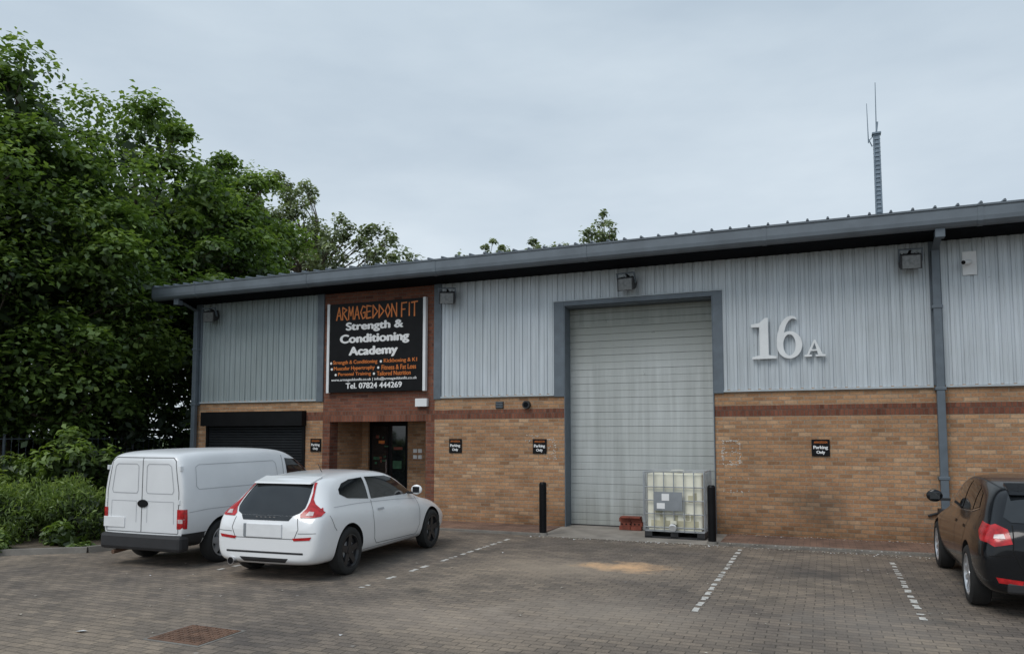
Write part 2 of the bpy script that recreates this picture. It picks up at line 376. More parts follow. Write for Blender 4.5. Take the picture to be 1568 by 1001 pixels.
def pipe(b,x,z0):
    b.box(x-.055,x+.055,WY-.14,WY-.05,z0,4.52,'trim')
    b.extr([(12.40,4.66),(12.50,4.66),(WY-.05,4.50),(WY-.14,4.50)],x-.05,x+.05,'trim')
    b.box(x-.065,x+.065,12.38,12.52,4.56,4.70,'trim')
    for z in (1.0,2.35,3.6): b.box(x-.075,x+.075,WY-.15,WY,z,z+.05,'trim')
    b.box(x-.1,x+.1,WY-.22,WY-.02,z0-.02,z0+.07,'blackm')
pipe(b,1.68,.5); pipe(b,-13.16,.1); pipe(b,8.5,.3)
b.tube((1.60,WY-.03,.5),(1.45,WY-.03,.45),.02,.02,'blackm')
b.obj('downpipes',B,bevel=.008)
b=MB()
b.box(-5.73,-5.57,WY-.02,WY+.02,2.18,2.31,'blackm')
for i in range(4): b.box(-5.72,-5.58,WY-.032,WY-.02,2.195+i*.03,2.21+i*.03,'trim')
b.tube((-5.09,WY-.08,2.24),(-5.09,WY+.02,2.24),.075,.075,'blackm',16); b.tube((-5.09,WY-.085,2.24),(-5.09,WY-.08,2.24),.05,.05,'soffit',16)
b.box(-7.44,-7.18,WY-.09,WY-.012,2.24,2.40,'white')
b.obj('wall_vents',B,bevel=.004)

# number letters 16A
G=group('unit_number_letters',(-.5,WY,3.2))
b=MB()
yl0,yl1=WY-.085,WY-.035
def poly(b,pts,k,y0=yl0,y1=yl1):
    n=len(pts); b.add([(x,y0,z) for x,z in pts]+[(x,y1,z) for x,z in pts],[tuple(range(n)),tuple(range(2*n-1,n-1,-1))]+[(i,n+i,n+(i+1)%n,(i+1)%n) for i in range(n)],k)
def strip2(b,A,Bp,k,y0=yl0,y1=yl1):
    for i in range(len(A)-1): poly(b,[A[i],A[i+1],Bp[i+1],Bp[i]],k,y0,y1)
z0=2.93
poly(b,[(-1.04,z0),(-.66,z0),(-.66,z0+.035),(-.78,z0+.06),(-.92,z0+.06),(-1.04,z0+.035)],'letters')
poly(b,[(-.92,z0+.06),(-.78,z0+.06),(-.78,z0+.68),(-.83,z0+.68),(-.92,z0+.60)],'letters')
poly(b,[(-1.05,z0+.53),(-.92,z0+.53),(-.92,z0+.60),(-1.05,z0+.58)],'letters')
cx,cz=-.455,z0+.215
A=[];Bq=[]
for i in range(33):
    t=2*math.pi*i/32; A.append((cx+.195*math.cos(t),cz+.225*math.sin(t))); Bq.append((cx+.095*math.cos(t),cz+.175*math.sin(t)))
strip2(b,A,Bq,'letters')
A=[];Bq=[]
for i in range(17):
    t=math.pi-(math.pi*.62)*i/16
    A.append((cx+.03+.225*math.cos(t),cz+.03+.445*math.sin(t))); Bq.append((cx+.06+.155*math.cos(t),cz+.03+.40*math.sin(t)))
strip2(b,A,Bq,'letters',yl0-.002,yl1-.002)
ax,az=-.075,z0+.01; h=.27
poly(b,[(ax-.12,az+.03),(ax-.085,az+.03),(ax+.005,az+h-.04),(ax-.01,az+h)],'letters')
poly(b,[(ax+.05,az+.03),(ax+.12,az+.03),(ax+.015,az+h),(ax-.012,az+h)],'letters',yl0-.001,yl1)
poly(b,[(ax-.07,az+.09),(ax+.08,az+.09),(ax+.075,az+.115),(ax-.06,az+.115)],'letters',yl0-.002,yl1)
poly(b,[(ax-.155,az),(ax-.045,az),(ax-.045,az+.03),(ax-.155,az+.03)],'letters'); poly(b,[(ax+.01,az),(ax+.16,az),(ax+.16,az+.03),(ax+.01,az+.03)],'letters')
b.obj('letters',G)

def text(s,x0,x1,z0,z1,k,y,parent,bold=.02,name='lettering'):
    cu=bpy.data.curves.new('t','FONT'); cu.body=s; cu.size=1
    o=bpy.data.objects.new('t',cu); col.objects.link(o); bpy.context.view_layer.update()
    me=bpy.data.meshes.new_from_object(o.evaluated_get(bpy.context.evaluated_depsgraph_get()))
    bpy.data.objects.remove(o)
    n=len(me.vertices); a=np.zeros(n*3); me.vertices.foreach_get('co',a); a=a.reshape(-1,3)
    mn=a.min(0); mx=a.max(0)
    bw=bold*(z1-z0); 
    u=(a[:,0]-mn[0])/(mx[0]-mn[0]); v=(a[:,1]-mn[1])/(mx[1]-mn[1])
    base=np.stack([x0+bw+u*(x1-x0-2*bw),np.full(n,y),z0+bw*.5+v*(z1-z0-bw)],1)
    fs=[tuple(p.vertices) for p in me.polygons]
    m=MB(); offs=[(0,0)] if bold<=0 else [(-1,0),(1,0),(0,.5),(0,-.5),(-.5,0),(.5,0)]
    for i,(dx,dz) in enumerate(offs):
        q=base+np.array([dx*bw,-.0007*i,dz*bw]); m.add([tuple(t) for t in q],fs,k)
    return m.obj(name,parent,fix=False)
G=group('business_signboard',(-8.385,WY,3.48))
b=MB(); sy=WY-.09
b.box(-9.50,-7.27,sy,WY-.02,2.56,4.41,'black')
b.box(-9.56,-9.50,sy-.015,WY-.015,2.55,4.42,'white'); b.box(-7.27,-7.21,sy-.015,WY-.015,2.55,4.42,'white')
b.obj('board',G,bevel=.003)
ty=sy-.004
glyph={'A':[(0,0,.5,1),(.5,1,1,0),(.2,.35,.8,.35)],'R':[(0,0,0,1),(0,1,.9,.78),(.9,.78,0,.45),(.2,.5,1,-.05)],'M':[(0,0,.1,1),(.1,1,.5,.3),(.5,.3,.9,1),(.9,1,1,0)],
'G':[(.95,.9,.45,1),(.45,1,0,.5),(0,.5,.45,0),(.45,0,.95,.1),(.95,.1,.95,.5),(.95,.5,.5,.45)],'E':[(0,0,0,1),(0,1,.9,.95),(0,.5,.7,.55),(0,0,.9,.05)],
'D':[(0,0,0,1),(0,1,.95,.5),(.95,.5,0,0)],'O':[(.5,1,0,.5),(0,.5,.5,0),(.5,0,1,.5),(1,.5,.5,1)],'N':[(0,0,0,1),(0,1,1,0),(1,0,1,1.05)],
'F':[(0,-.05,0,1),(0,1,1,1.03),(0,.5,.7,.52)],'I':[(.5,0,.5,1)],'T':[(.5,-.05,.5,1),(-.1,1,1.1,1.05)]}
b=MB()
def strokes(word,x0,x1,z0,z1,k,y,th):
    wd=sum({' ':.45,'I':.5}.get(c,1.0)+.28 for c in word); sx=(x1-x0)/wd; x=x0
    for c in word:
        w={' ':.45,'I':.5}.get(c,1.0)
        for i,(a,bb,cc,dd) in enumerate(glyph.get(c,[])):
            p=Vector((x+a*w*sx,z0+bb*(z1-z0))); q=Vector((x+cc*w*sx,z0+dd*(z1-z0))); d=(q-p).normalized(); n=Vector((-d.y,d.x))*th/2; e=d*th*.3
            P=[p-e+n,q+e+n*.8,q+e-n*.8,p-e-n]; yy=y-.0004*i
            b.add([(v.x,yy,v.y) for v in P],[(0,1,2,3)],k)
        x+=(w+.28)*sx
strokes('ARMAGEDDON FIT',-9.33,-7.38,4.07,4.33,'orange',ty,.030)
b.obj('title_lettering',G,fix=False)
text('Strength &',-9.10,-7.72,3.79,4.01,'vinyl',ty,G,.075)
text('Conditioning',-9.24,-7.58,3.52,3.76,'vinyl',ty,G,.075)
text('Academy',-9.02,-7.84,3.26,3.50,'vinyl',ty,G,.075)
text('Strength & Conditioning',-9.40,-8.32,3.12,3.22,'orange',ty,G,.03); text('Kickboxing & K1',-8.17,-7.40,3.12,3.22,'orange',ty,G,.03)
text('Muscular Hypertrophy',-9.38,-8.38,2.995,3.095,'orange',ty,G,.03); text('Fitness & Fat Loss',-8.22,-7.42,2.995,3.095,'orange',ty,G,.03)
text('Personal Training',-9.27,-8.47,2.88,2.97,'orange',ty,G,.03); text('Tailored Nutrition',-8.33,-7.54,2.88,2.97,'orange',ty,G,.03)
text('www.armageddonfit.co.uk | info@armageddonfit.co.uk',-9.44,-7.40,2.775,2.85,'vinyl',ty,G,.03)
text('Tel. 07824 444269',-9.08,-7.74,2.63,2.75,'vinyl',ty,G,.06)
b=MB()
for x,z in ((-9.45,3.17),(-8.24,3.17),(-9.43,3.045),(-8.30,3.045),(-9.33,2.925),(-8.40,2.925)):
    b.tube((x,ty,z),(x,ty+.002,z),.026,.026,'vinyl',12)
b.obj('bullets',G)

for x,z in ((-9.86,1.47),(-6.58,1.47),(-4.84,1.47),(-.03,1.47)):
    G=group('parking_sign',(x,WY,z)); b=MB(); b.box(x-.135,x+.135,WY-.02,WY-.005,z-.135,z+.135,'black'); b.obj('plate',G,bevel=.003)
    yy=WY-.024
    text('Parking',x-.11,x+.11,z-.035,z+.035,'vinyl',yy,G,.06); text('Only',x-.065,x+.065,z-.11,z-.045,'vinyl',yy,G,.06)
    text('ARMAGEDDON',x-.10,x+.10,z+.07,z+.105,'orange',yy,G,.0)
for x,tz in ((-12.65,6),(-6.68,20),(-3.12,-8),(1.33,4)):
    z=4.36; G=group('floodlight',(x,WY-.2,z)); G.rotation_euler=(R(24),0,R(tz))
    b=MB()
    b.extr([(-.13,-.11),(-.05,.10),(.07,.09),(.10,-.05),(.03,-.11)],-.15,.15,'blackm')
    b.extr([(-.139,-.10),(-.066,.09),(-.06,.09),(-.13,-.10)],-.125,.125,'lamp')
    for i in range(6): b.box(-.13+i*.05,-.12+i*.05,.05,.13,-.04,.09,'blackm')
    b.box(-.17,-.15,-.02,.02,-.02,.16,'trim'); b.box(.15,.17,-.02,.02,-.02,.16,'trim'); b.box(-.17,.17,-.02,.02,.16,.18,'trim')
    b.tube((0,0,.17),(0,.20,.03),.02,.02,'blackm')
    b.obj('lamp_housing',G,local=True,bevel=.006)
G=group('security_camera',(2.12,WY,4.3)); b=MB()
b.box(2.05,2.24,WY-.03,WY-.015,4.10,4.46,'white'); b.tube((2.14,WY-.03,4.27),(2.12,WY-.14,4.27),.018,.018,'white')
b.tube((2.14,WY-.10,4.285),(2.03,WY-.26,4.25),.035,.035,'white',12); b.tube((2.035,WY-.253,4.252),(2.025,WY-.268,4.248),.03,.03,'black',12)
b.obj('camera_body',G)

# ---------------------------------------------------------------- ground
def sheet(name,pts,z,k):
    me=bpy.data.meshes.new(name); me.from_pydata([(x,y,z) for x,y in pts],[],[tuple(range(len(pts)))]); me.materials.append(M[k]); return addobj(name,me)
sheet('ground',[(-400,-400),(400,-400),(400,400),(-400,400)],-.012,'grass')
sheet('paved_yard',[(-40,-30),(40,-30),(40,13.2),(-40,13.2)],0,'pave')
b=MB(); b.box(-13.1,-4.42,12.0,14.4,-.01,.03,'pave2'); b.box(-1.5,XR,12.0,13.2,-.01,.035,'pave2')
b.box(-13.1,-4.42,11.9,12.0,-.01,.036,'kerb'); b.box(-1.5,XR,11.9,12.0,-.01,.04,'kerb'); 
b.obj('footpath')
b=MB(); b.add([(-4.42,11.85,.004),(-1.5,11.85,.004),(-1.5,WY+.3,.03),(-4.42,WY+.3,.03)],[(0,1,2,3)],'conc'); b.obj('concrete_apron')
bed=[(-9.6,11.9),(-9.45,9.0),(-9.5,8.3),(-9.75,7.75),(-10.63,7.09),(-14,5.0),(-22,0),(-40,-9),(-60,-9),(-60,60),(-13.4,60),(-13.4,11.9)]
b=MB()
n=len(bed); b.add([(x,y,.06) for x,y in bed],[tuple(range(n))],'soil'); b.obj('planting_bed')
b=MB()
for i in range(7):
    p=Vector(bed[i]+(0,)); q=Vector(bed[i+1]+(0,)); L=(q-p).length; d=(q-p)/L; nn=Vector((-d.y,d.x,0))*.055
    k=max(1,int(L/.8))
    for j in range(k):
        a=p+d*(L*j/k+.004); c=p+d*(L*(j+1)/k-.004); zt=.085+random.uniform(-.006,.006)
        b.add([a-nn,c-nn,c+nn,a+nn]+[v+Vector((0,0,zt)) for v in (a-nn*.8,c-nn*.8,c+nn*.8,a+nn*.8)],[(0,1,5,4),(1,2,6,5),(2,3,7,6),(3,0,4,7),(4,5,6,7)],'kerb')
b.obj('kerb')
def pline(x,y0,y1,seed,keep=.9):
    rg=random.Random(seed); b=MB(); y=y0
    while y<y1:
        L=.17
        if rg.random()<keep:
            nseg=3
            for s in range(nseg):
                if rg.random()<.18: continue
                ya=y+L*s/nseg; yb=y+L*(s+1)/nseg-(.004 if s<nseg-1 else 0)
                w0=.034+rg.uniform(-.012,.003); w1=.034+rg.uniform(-.012,.003)
                b.add([(x-w0,ya,.004),(x+w1,ya+rg.uniform(-.01,.01),.004),(x+w1,yb,.004),(x-w0,yb+rg.uniform(-.01,.01),.004)],[(0,1,2,3)],'line')
        y+=.27
    b.obj('parking_line',fix=False)
pline(-1.16,7.35,11.4,1,.92); pline(.80,7.2,11.0,2,.92); pline(-4.72,7.1,11.2,3,.72); pline(-6.98,7.3,11,4,.8); pline(2.95,7.2,11,5,.8)
G=group('drain_cover',(-4.88,4.91,0)); b=MB()
b.box(-5.18,-4.58,4.64,5.18,-.02,.004,'kerb'); b.box(-5.15,-4.61,4.67,5.15,-.02,.009,'rust')
for i in range(9):
    for j in range(9):
        x=-5.11+i*.056; y=4.705+j*.05; b.box(x,x+.032,y,y+.014 if (i+j)%2 else y+.03,.009,.014,'rust')
b.obj('cover',G)
for x,hh in ((-4.38,.885),(-1.61,.90)):
    G=group('bollard',(x,11.99,0)); b=MB()
    b.tube((x,11.99,0),(x,11.99,hh-.03),.062,.062,'black',20); b.tube((x,11.99,hh-.03),(x,11.99,hh),.062,.045,'black',20); b.tube((x,11.99,-.01),(x,11.99,.045),.09,.075,'kerb',16)
    b.obj('post',G,smooth=True)
rg=random.Random(9); b=MB()
for i in range(1000):
    if i<640: x=rg.uniform(-4.5,3.2); y=11.85-abs(rg.gauss(0,.12))
    elif i<780: x=rg.uniform(-9,4); y=rg.uniform(3.5,11.5)
    else: x=rg.uniform(-4.3,3); y=rg.uniform(12.9,13.05)
    s=rg.uniform(.006,.024); a=rg.uniform(0,3.14); z=.006 if y<11.8 or -4.42<x<-1.5 else .042
    dx,dy=math.cos(a)*s,math.sin(a)*s
    b.add([(x-dx,y-dy,z),(x+dy,y-dx,z+s*.3),(x+dx,y+dy,z),(x-dy*.7,y+dx*.7,z+s*.4)],[(0,1,2,3)],'litter' if rg.random()<.85 else 'vinyl')
b.add([(-5.9,4.6,.006),(-5.82,4.58,.02),(-5.80,4.64,.012),(-5.88,4.66,.006)],[(0,1,2,3)],'vinyl')
b.obj('leaf_litter',fix=False)
b=MB()
for cx,cz,w,h,n in ((-4.64,1.42,.10,.18,60),(-1.42,1.38,.14,.20,130),(-5.0,1.62,.12,.05,25),(-1.35,.85,.2,.12,15)):
    for i in range(n):
        e=rg.random()<.8
        if e:
            s=rg.choice((0,1,2,3)); t=rg.uniform(-1,1)
            x=cx+(w*t if s<2 else w*(1 if s==2 else -1)); z=cz+(h*t if s>=2 else h*(1 if s==0 else -1)); x+=rg.gauss(0,.008); z+=rg.gauss(0,.008)
        else: x=cx+rg.uniform(-w,w); z=cz+rg.uniform(-h,h)
        a=rg.uniform(.003,.013); c=rg.uniform(.003,.010); yy=WY-.004-.0001*(i%20)
        b.add([(x-a,yy,z-c),(x+a*.7,yy,z-c*.8),(x+a,yy,z+c),(x-a*.8,yy,z+c*.6)],[(0,1,2,3)],'line')
b.obj('wall_paint_residue',B,fix=False)

# ---------------------------------------------------------------- IBC tote
cx0,cx1,cy0,cy1=-2.72,-1.76,12.28,13.0
G=group('ibc_water_tank',((cx0+cx1)/2,12.64,0)); b=MB()
b.box(cx0+.04,cx1-.04,cy0+.04,cy1-.04,.17,1.05,'tote')
b.tube((-2.24,12.64,1.05),(-2.24,12.64,1.10),.12,.12,'tote',20); 
b.obj('bottle',G,bevel=.06)
b=MB(); rg2=random.Random(4)
for i in range(9):
    x=cx0+.12+rg2.random()*.7; z=.2+rg2.random()*.5; w_=.03+rg2.random()*.06; b.box(x,x+w_,cy0+.034,cy0+.05,z,z+.08+rg2.random()*.12,'murk')
b.box(cx0+.10,cx1-.10,cy0+.036,cy0+.05,.2,.30,'murk')
b.obj('water_stain',G,bevel=.004)
b=MB()
for x in (cx0,(cx0+cx1)/2-.06,cx1-.12): b.box(x,x+.12,cy0,cy1,.03,.12,'blackm')
b.box(cx0,cx1,cy0,cy1,.12,.145,'galv'); b.box(cx0,cx1,cy0,cy1,.015,.04,'blackm')
b.box(cx0+.06,cx1-.06,cy0+.06,cy1-.06,.145,.175,'tote')
b.tube((-2.25,cy0+.07,.21),(-2.25,cy0-.07,.21),.05,.05,'black',14); b.tube((-2.25,cy0-.07,.21),(-2.25,cy0-.10,.19),.06,.06,'white',14); b.box(-2.30,-2.20,cy0-.03,cy0-.01,.24,.30,'tote')
b.obj('pallet',G)
b=MB(); r=.0095
def bar(p,q): b.tube(p,q,r,r,'galv',6)
nz=5
for i in range(nz):
    z=.19+i*(1.05-.19)/(nz-1)+(.03 if i==nz-1 else 0)
    bar((cx0,cy0,z),(cx1,cy0,z)); bar((cx0,cy1,z),(cx1,cy1,z)); bar((cx0,cy0,z),(cx0,cy1,z)); bar((cx1,cy0,z),(cx1,cy1,z))
for i in range(7):
    x=cx0+(cx1-cx0)*i/6
    bar((x,cy0-.012,.14),(x,cy0-.012,1.08)); bar((x,cy1+.012,.14),(x,cy1+.012,1.08))
for i in range(6):
    y=cy0+(cy1-cy0)*i/5
    bar((cx0-.012,y,.14),(cx0-.012,y,1.08)); bar((cx1+.012,y,.14),(cx1+.012,y,1.08))
bar((cx0,cy0+.24,1.09),(cx1,cy0+.24,1.09)); bar((cx0,cy1-.24,1.09),(cx1,cy1-.24,1.09))
b.obj('cage',G,smooth=True)
b=MB(); b.box(-2.56,-2.10,cy0-.035,cy0-.023,.46,.76,'label'); b.box(-2.43,-2.31,cy0-.04,cy0-.036,.62,.73,'vinyl'); b.box(-2.51,-2.38,cy0-.04,cy0-.036,.49,.58,'vinyl')
b.obj('label_plate',G)
G=group('stacked_red_bricks',(-3.1,13.1,0)); b=MB()
for j in range(3):
    for i in range(2):
        x=-3.33+i*.2+(.02 if j==1 else 0); b.box(x,x+.19,13.0,13.1,.028+j*.07,.095+j*.07,'redb')
b.box(-3.30,-2.95,12.93,13.12,.238,.262,'redb')
for i in range(5): b.tube((-3.28+i*.075,12.995,.13),(-3.28+i*.075,13.0,.13),.016,.016,'black',8)
b.obj('bricks',G,bevel=.004)

# ---------------------------------------------------------------- mast
G=group('antenna_mast',(2.15,30,0)); b=MB()
b.box(2.07,2.23,29.92,30.08,0,12.72,'mast')
for dx,dy in ((-.1,-.1),(.1,-.1),(.1,.1),(-.1,.1)):
    b.tube((2.15+dx*1.2,30+dy*1.2,0),(2.15+dx*.85,30+dy*.85,12.75),.03,.026,'mast',6)
z=.2
while z<12.7:
    for a,c in (((-.1,-.1),(.1,-.1)),((.1,-.1),(.1,.1)),((.1,.1),(-.1,.1)),((-.1,.1),(-.1,-.1))):
        b.tube((2.15+a[0],30+a[1],z),(2.15+c[0],30+c[1],z),.02,.02,'mast',5,False)
    z+=.16
b.box(2.0,2.3,29.85,30.15,12.72,12.78,'mast')
b.tube((2.15,30,12.7),(2.17,30,14.7),.022,.012,'mast',6); b.tube((1.88,30,12.45),(1.86,30,13.95),.02,.01,'mast',6)
b.tube((1.87,30,12.5),(2.15,30,12.8),.018,.018,'mast',6); b.tube((2.15,30,12.8),(2.2,30,13.2),.03,.03,'mast',6); b.tube((2.0,30,12.3),(1.88,30,12.6),.02,.02,'mast',6)
b.obj('lattice',G)

# ---------------------------------------------------------------- vehicles
def section(w,zb,zm,zbelt,wb,zt,wt):
    top=zt-.05
    return [(0,zb),(w*.75,zb),(w*.955,zb+.045),(w,zm),(w*.985,zbelt-.09),(wb,zbelt),(wb+(wt-wb)*.52+.018,zbelt+(top-zbelt)*.55),(wt,top),(wt*.82,zt-.012),(wt*.42,zt),(0,zt+.003)]
class Car:
    def __init__(s,name,st,paint,loc,rz,axles,wr,hw,archr,sx=1.0):
        s.g=group(name,loc,rz); s.hw=hw
        vs=[];fs=[];n=11
        for (y,zb,zm,zbelt,wb,zt,wt,w) in st:
            sec=section(w*sx,zb,zm,zbelt,wb*sx,zt,wt*sx)
            vs+=[(x,y,z) for x,z in sec]+[(-x,y,z) for x,z in sec[1:-1]]
        per=20
        ring=lambda k:[k*per+i for i in range(n)]+[k*per+n+i for i in range(n-2)][::-1]
        for k in range(len(st)-1):
            a=ring(k);c=ring(k+1)
            for i in range(per): fs.append((a[i],a[(i+1)%per],c[(i+1)%per],c[i]))
        for k,rev in ((0,False),(len(st)-1,True)):
            o=k*per
            for i in range(n-1):
                q=[o+i,o+i+1,(o+n+i) if i+1<n-1 else o+i+1,(o+n+i-1) if i>0 else o+i]
                q2=[]
                for t in q:
                    if t not in q2:q2.append(t)
                fs.append(tuple(q2 if rev else q2[::-1]))
        me=bpy.data.meshes.new('b'); me.from_pydata(vs,[],fs); me.materials.append(M[paint]); me.materials.append(M['blackm'])
        bm=bmesh.new(); bm.from_mesh(me); bmesh.ops.recalc_face_normals(bm,faces=bm.faces); bm.to_mesh(me); bm.free()
        o=bpy.data.objects.new('b',me); col.objects.link(o)
        ss=o.modifiers.new('s','SUBSURF'); ss.levels=3; ss.render_levels=3
        cut=[]
        for ay in axles:
            for sd in (1,-1):
                c=MB(); c.tube((sd*(hw-.24),ay,wr+.01),(sd*(hw+.2),ay,wr+.01),archr,archr,'blackm',48)
                co=c.obj('cut'); co.data.materials.clear(); co.data.materials.append(M[paint]); co.data.materials.append(M['blackm'])
                co.data.polygons.foreach_set('material_index',[1]*len(co.data.polygons))
                bo=o.modifiers.new('c','BOOLEAN'); bo.object=co; bo.solver='EXACT'; bo.operation='DIFFERENCE'; cut.append(co)
        bpy.context.view_layer.update()
        dg=bpy.context.evaluated_depsgraph_get()
        fin=bpy.data.meshes.new_from_object(o.evaluated_get(dg))
        bpy.data.objects.remove(o)
        for c in cut: bpy.data.objects.remove(c)
        fin.polygons.foreach_set('use_smooth',[True]*len(fin.polygons)); fin.set_sharp_from_angle(angle=R(38))
        addobj('body',fin,s.g,True)
        s.bvh=BVHTree.FromPolygons([v.co[:] for v in fin.vertices],[p.vertices[:] for p in fin.polygons])
        s.dec={}
    def hit(s,a,c,mode):
        if mode=='rear': o=Vector((a,-2,c)); d=Vector((0,1,0))
        elif mode=='front': o=Vector((a,8,c)); d=Vector((0,-1,0))
        elif mode=='L': o=Vector((-3,a,c)); d=Vector((1,0,0))
        elif mode=='R': o=Vector((3,a,c)); d=Vector((-1,0,0))
        else: o=Vector((a,c,4)); d=Vector((0,0,-1))
        h,nm,_,_=s.bvh.ray_cast(o,d)
        return (h,nm) if h else (None,None)
    def decal(s,poly,mode,k,off=.004,cell=.05):
        bm=bmesh.new(); f=bm.faces.new([bm.verts.new((p[0],p[1],0)) for p in poly])
        bmesh.ops.triangulate(bm,faces=[f])
        for _ in range(7):
            es=[e for e in bm.edges if e.calc_length()>cell]
            if not es: break
            bmesh.ops.subdivide_edges(bm,edges=es,cuts=1,use_grid_fill=True)
            bmesh.ops.triangulate(bm,faces=[f for f in bm.faces if len(f.verts)>3])
        vs=[]
        for v in bm.verts:
            h,nm=s.hit(v.co.x,v.co.y,mode)
            vs.append(h+nm*off if h else None) 
        bm.verts.index_update()
        idx=[[v.index for v in f.verts] for f in bm.faces]; bm.free()
        idx=[f for f in idx if all(vs[i] is not None for i in f)]
        vs=[v if v is not None else Vector((0,1,.5)) for v in vs]
        s.dec.setdefault(k,[]).append((vs,idx))
    def both(s,poly,k,**kw):
        s.decal(poly,'L',k,**kw); s.decal(poly,'R',k,**kw)
    def seam(s,pts,mode,k='seam',w=.007,off=.003):
        for i in range(len(pts)-1):
            p=Vector(pts[i]);q=Vector(pts[i+1]);L=(q-p).length; n=max(1,int(L/.04)); d=(q-p)/L; nn=Vector((-d.y,d.x))*w/2
            vs=[];ix=[]
            for j in range(n+1):
                c=p+d*L*j/n
                for sg in (1,-1):
                    h,nm=s.hit(c.x+nn.x*sg,c.y+nn.y*sg,mode); vs.append(h+nm*off if h else None)
            for j in range(n):
                f=(2*j,2*j+1,2*j+3,2*j+2)
                if all(vs[t] is not None for t in f): ix.append(f)
            vs=[v if v is not None else Vector((0,1,.5)) for v in vs]
            s.dec.setdefault(k,[]).append((vs,ix))
    def finish(s):
        for k,l in s.dec.items():
            m=MB()
            for vs,ix in l: m.add(vs,ix,k)
            o=m.obj('panel_'+k,s.g,True,fix=False)
            o.data.polygons.foreach_set('use_smooth',[True]*len(o.data.polygons))
            bm=bmesh.new(); bm.from_mesh(o.data)
            c=Vector((0,1.9,.6))
            for f in bm.faces:
                if f.normal.dot(f.calc_center_median()-c)<0: f.normal_flip()
            bm.to_mesh(o.data); bm.free()
    def wheels(s,axles,wr,ww,inset,rim,n=5,name='wheel',sw=.06):
        for ay in axles:
            for sd in (1,-1):
                m=MB(); X=s.hw-inset-ww/2
                prof=[(-.5,.6),(-.5,.88),(-.40,.97),(-.2,1),(.2,1),(.40,.97),(.5,.88),(.5,.74),(.46,.70)]
                N=36
                def lathe(pf,k):
                    vs=[];fs=[]
                    for i in range(N):
                        t=2*math.pi*i/N
                        for a,r in pf: vs.append((sd*(X+a*ww),ay+wr*r*math.cos(t),wr+wr*r*math.sin(t)))
                    L=len(pf)
                    for i in range(N):
                        for j in range(L-1): fs.append((i*L+j,i*L+j+1,((i+1)%N)*L+j+1,((i+1)%N)*L+j))
                    m.add(vs,fs,k)
                lathe(prof,'tyre'); lathe([(.46,.70),(.47,.66),(.40,.63),(.2,.60)],rim); lathe([(.2,.60),(.2,.02)],'blackm'); lathe([(.24,.42),(.24,.1)],'galv')
                for i in range(n):
                    t=2*math.pi*i/n+.3
                    d=Vector((0,math.cos(t),math.sin(t))); e=Vector((0,-math.sin(t),math.cos(t)))
                    c=Vector((sd*(X+.36*ww),ay,wr)); c2=Vector((sd*(X+.42*ww),ay,wr)); back=Vector((-sd*.03,0,0))
                    A=[c+d*wr*.1-e*sw*.55,c+d*wr*.1+e*sw*.55,c2+d*wr*.66+e*sw*.42,c2+d*wr*.66-e*sw*.42]
                    m.add(A+[v+back for v in A],[(0,1,2,3),(4,7,6,5),(0,4,5,1),(1,5,6,2),(2,6,7,3),(3,7,4,0)],rim)
                m.tube((sd*(X+.2*ww),ay,wr),(sd*(X+.40*ww),ay,wr),wr*.19,wr*.16,rim,16)
                m.obj(name,s.g,True,smooth=True)
def mirror_part(car,y,z,x,k,sz=(.11,.07,.085),sides=(1,-1)):
    for sd in sides:
        me=bpy.data.meshes.new('m'); bm=bmesh.new(); bmesh.ops.create_icosphere(bm,subdivisions=3,radius=1)
        for v in bm.verts:
            v.co=Vector((sd*(x+v.co.x*sz[0]),y+v.co.y*sz[1]*(1 if v.co.y>0 else .35),z+v.co.z*sz[2]))
        for f in bm.faces: f.smooth=True
        bm.to_mesh(me); bm.free(); me.materials.append(M[k]); addobj('wing_mirror',me,car.g,True)
        b=MB(); b.extr([(y-sz[1]*.38,z-sz[2]*.55),(y-sz[1]*.38,z+sz[2]*.55),(y-sz[1]*.30,z+sz[2]*.6),(y-sz[1]*.30,z-sz[2]*.6)],*sorted((sd*(x-sz[0]*.6),sd*(x+sz[0]*.6))),'glassd'); b.obj('mirror_glass',car.g,True)
        b=MB(); b.box(*(sorted((sd*(x-.17),sd*(x-.05)))),y-.01,y+.04,z-.06,z-.03,'blackm'); b.obj('mirror_stalk',car.g,True)

# --- white hatchback
K=.955
st=[(0.00,.25,.42,.56,.58,.62,.48,.62),(0.03,.21,.42,.64,.66,.72,.56,.71),(0.09,.18,.43,.74,.71,.80,.58,.76),(0.24,.17,.45,.79,.72,.96,.53,.79),
(0.40,.17,.46,.81,.715,1.12,.50,.795),(0.50,.17,.46,.815,.71,1.165,.505,.795),(1.0,.17,.46,.81,.70,1.20,.545,.79),(1.6,.17,.46,.79,.69,1.22,.565,.785),(2.1,.17,.46,.78,.69,1.185,.56,.785),
(2.42,.17,.46,.77,.685,1.06,.58,.785),(2.78,.17,.46,.765,.68,.87,.60,.785),(2.92,.17,.46,.76,.675,.81,.60,.785),(3.3,.17,.46,.70,.66,.76,.54,.785),(3.62,.18,.44,.62,.61,.67,.48,.75),(3.78,.20,.42,.52,.54,.56,.40,.68),(3.85,.25,.40,.45,.48,.48,.34,.58)]
st=[(t[0]*K,)+t[1:] for t in st]
ax=(.69,3.0); hz=R(3.5); HW=.735; sxx=HW/.79
cwx,cwy=-5.27,7.72
cxx=cwx-HW*math.cos(hz)+.69*math.sin(hz); cyy=cwy-HW*math.sin(hz)-.69*math.cos(hz)
C=Car('parked_hatchback_car',st,'carwhite',(cxx,cyy,0),hz,ax,.285,HW,.32,sxx)
C.wheels(ax,.285,.17,.0,'rimd',5,sw=.075)
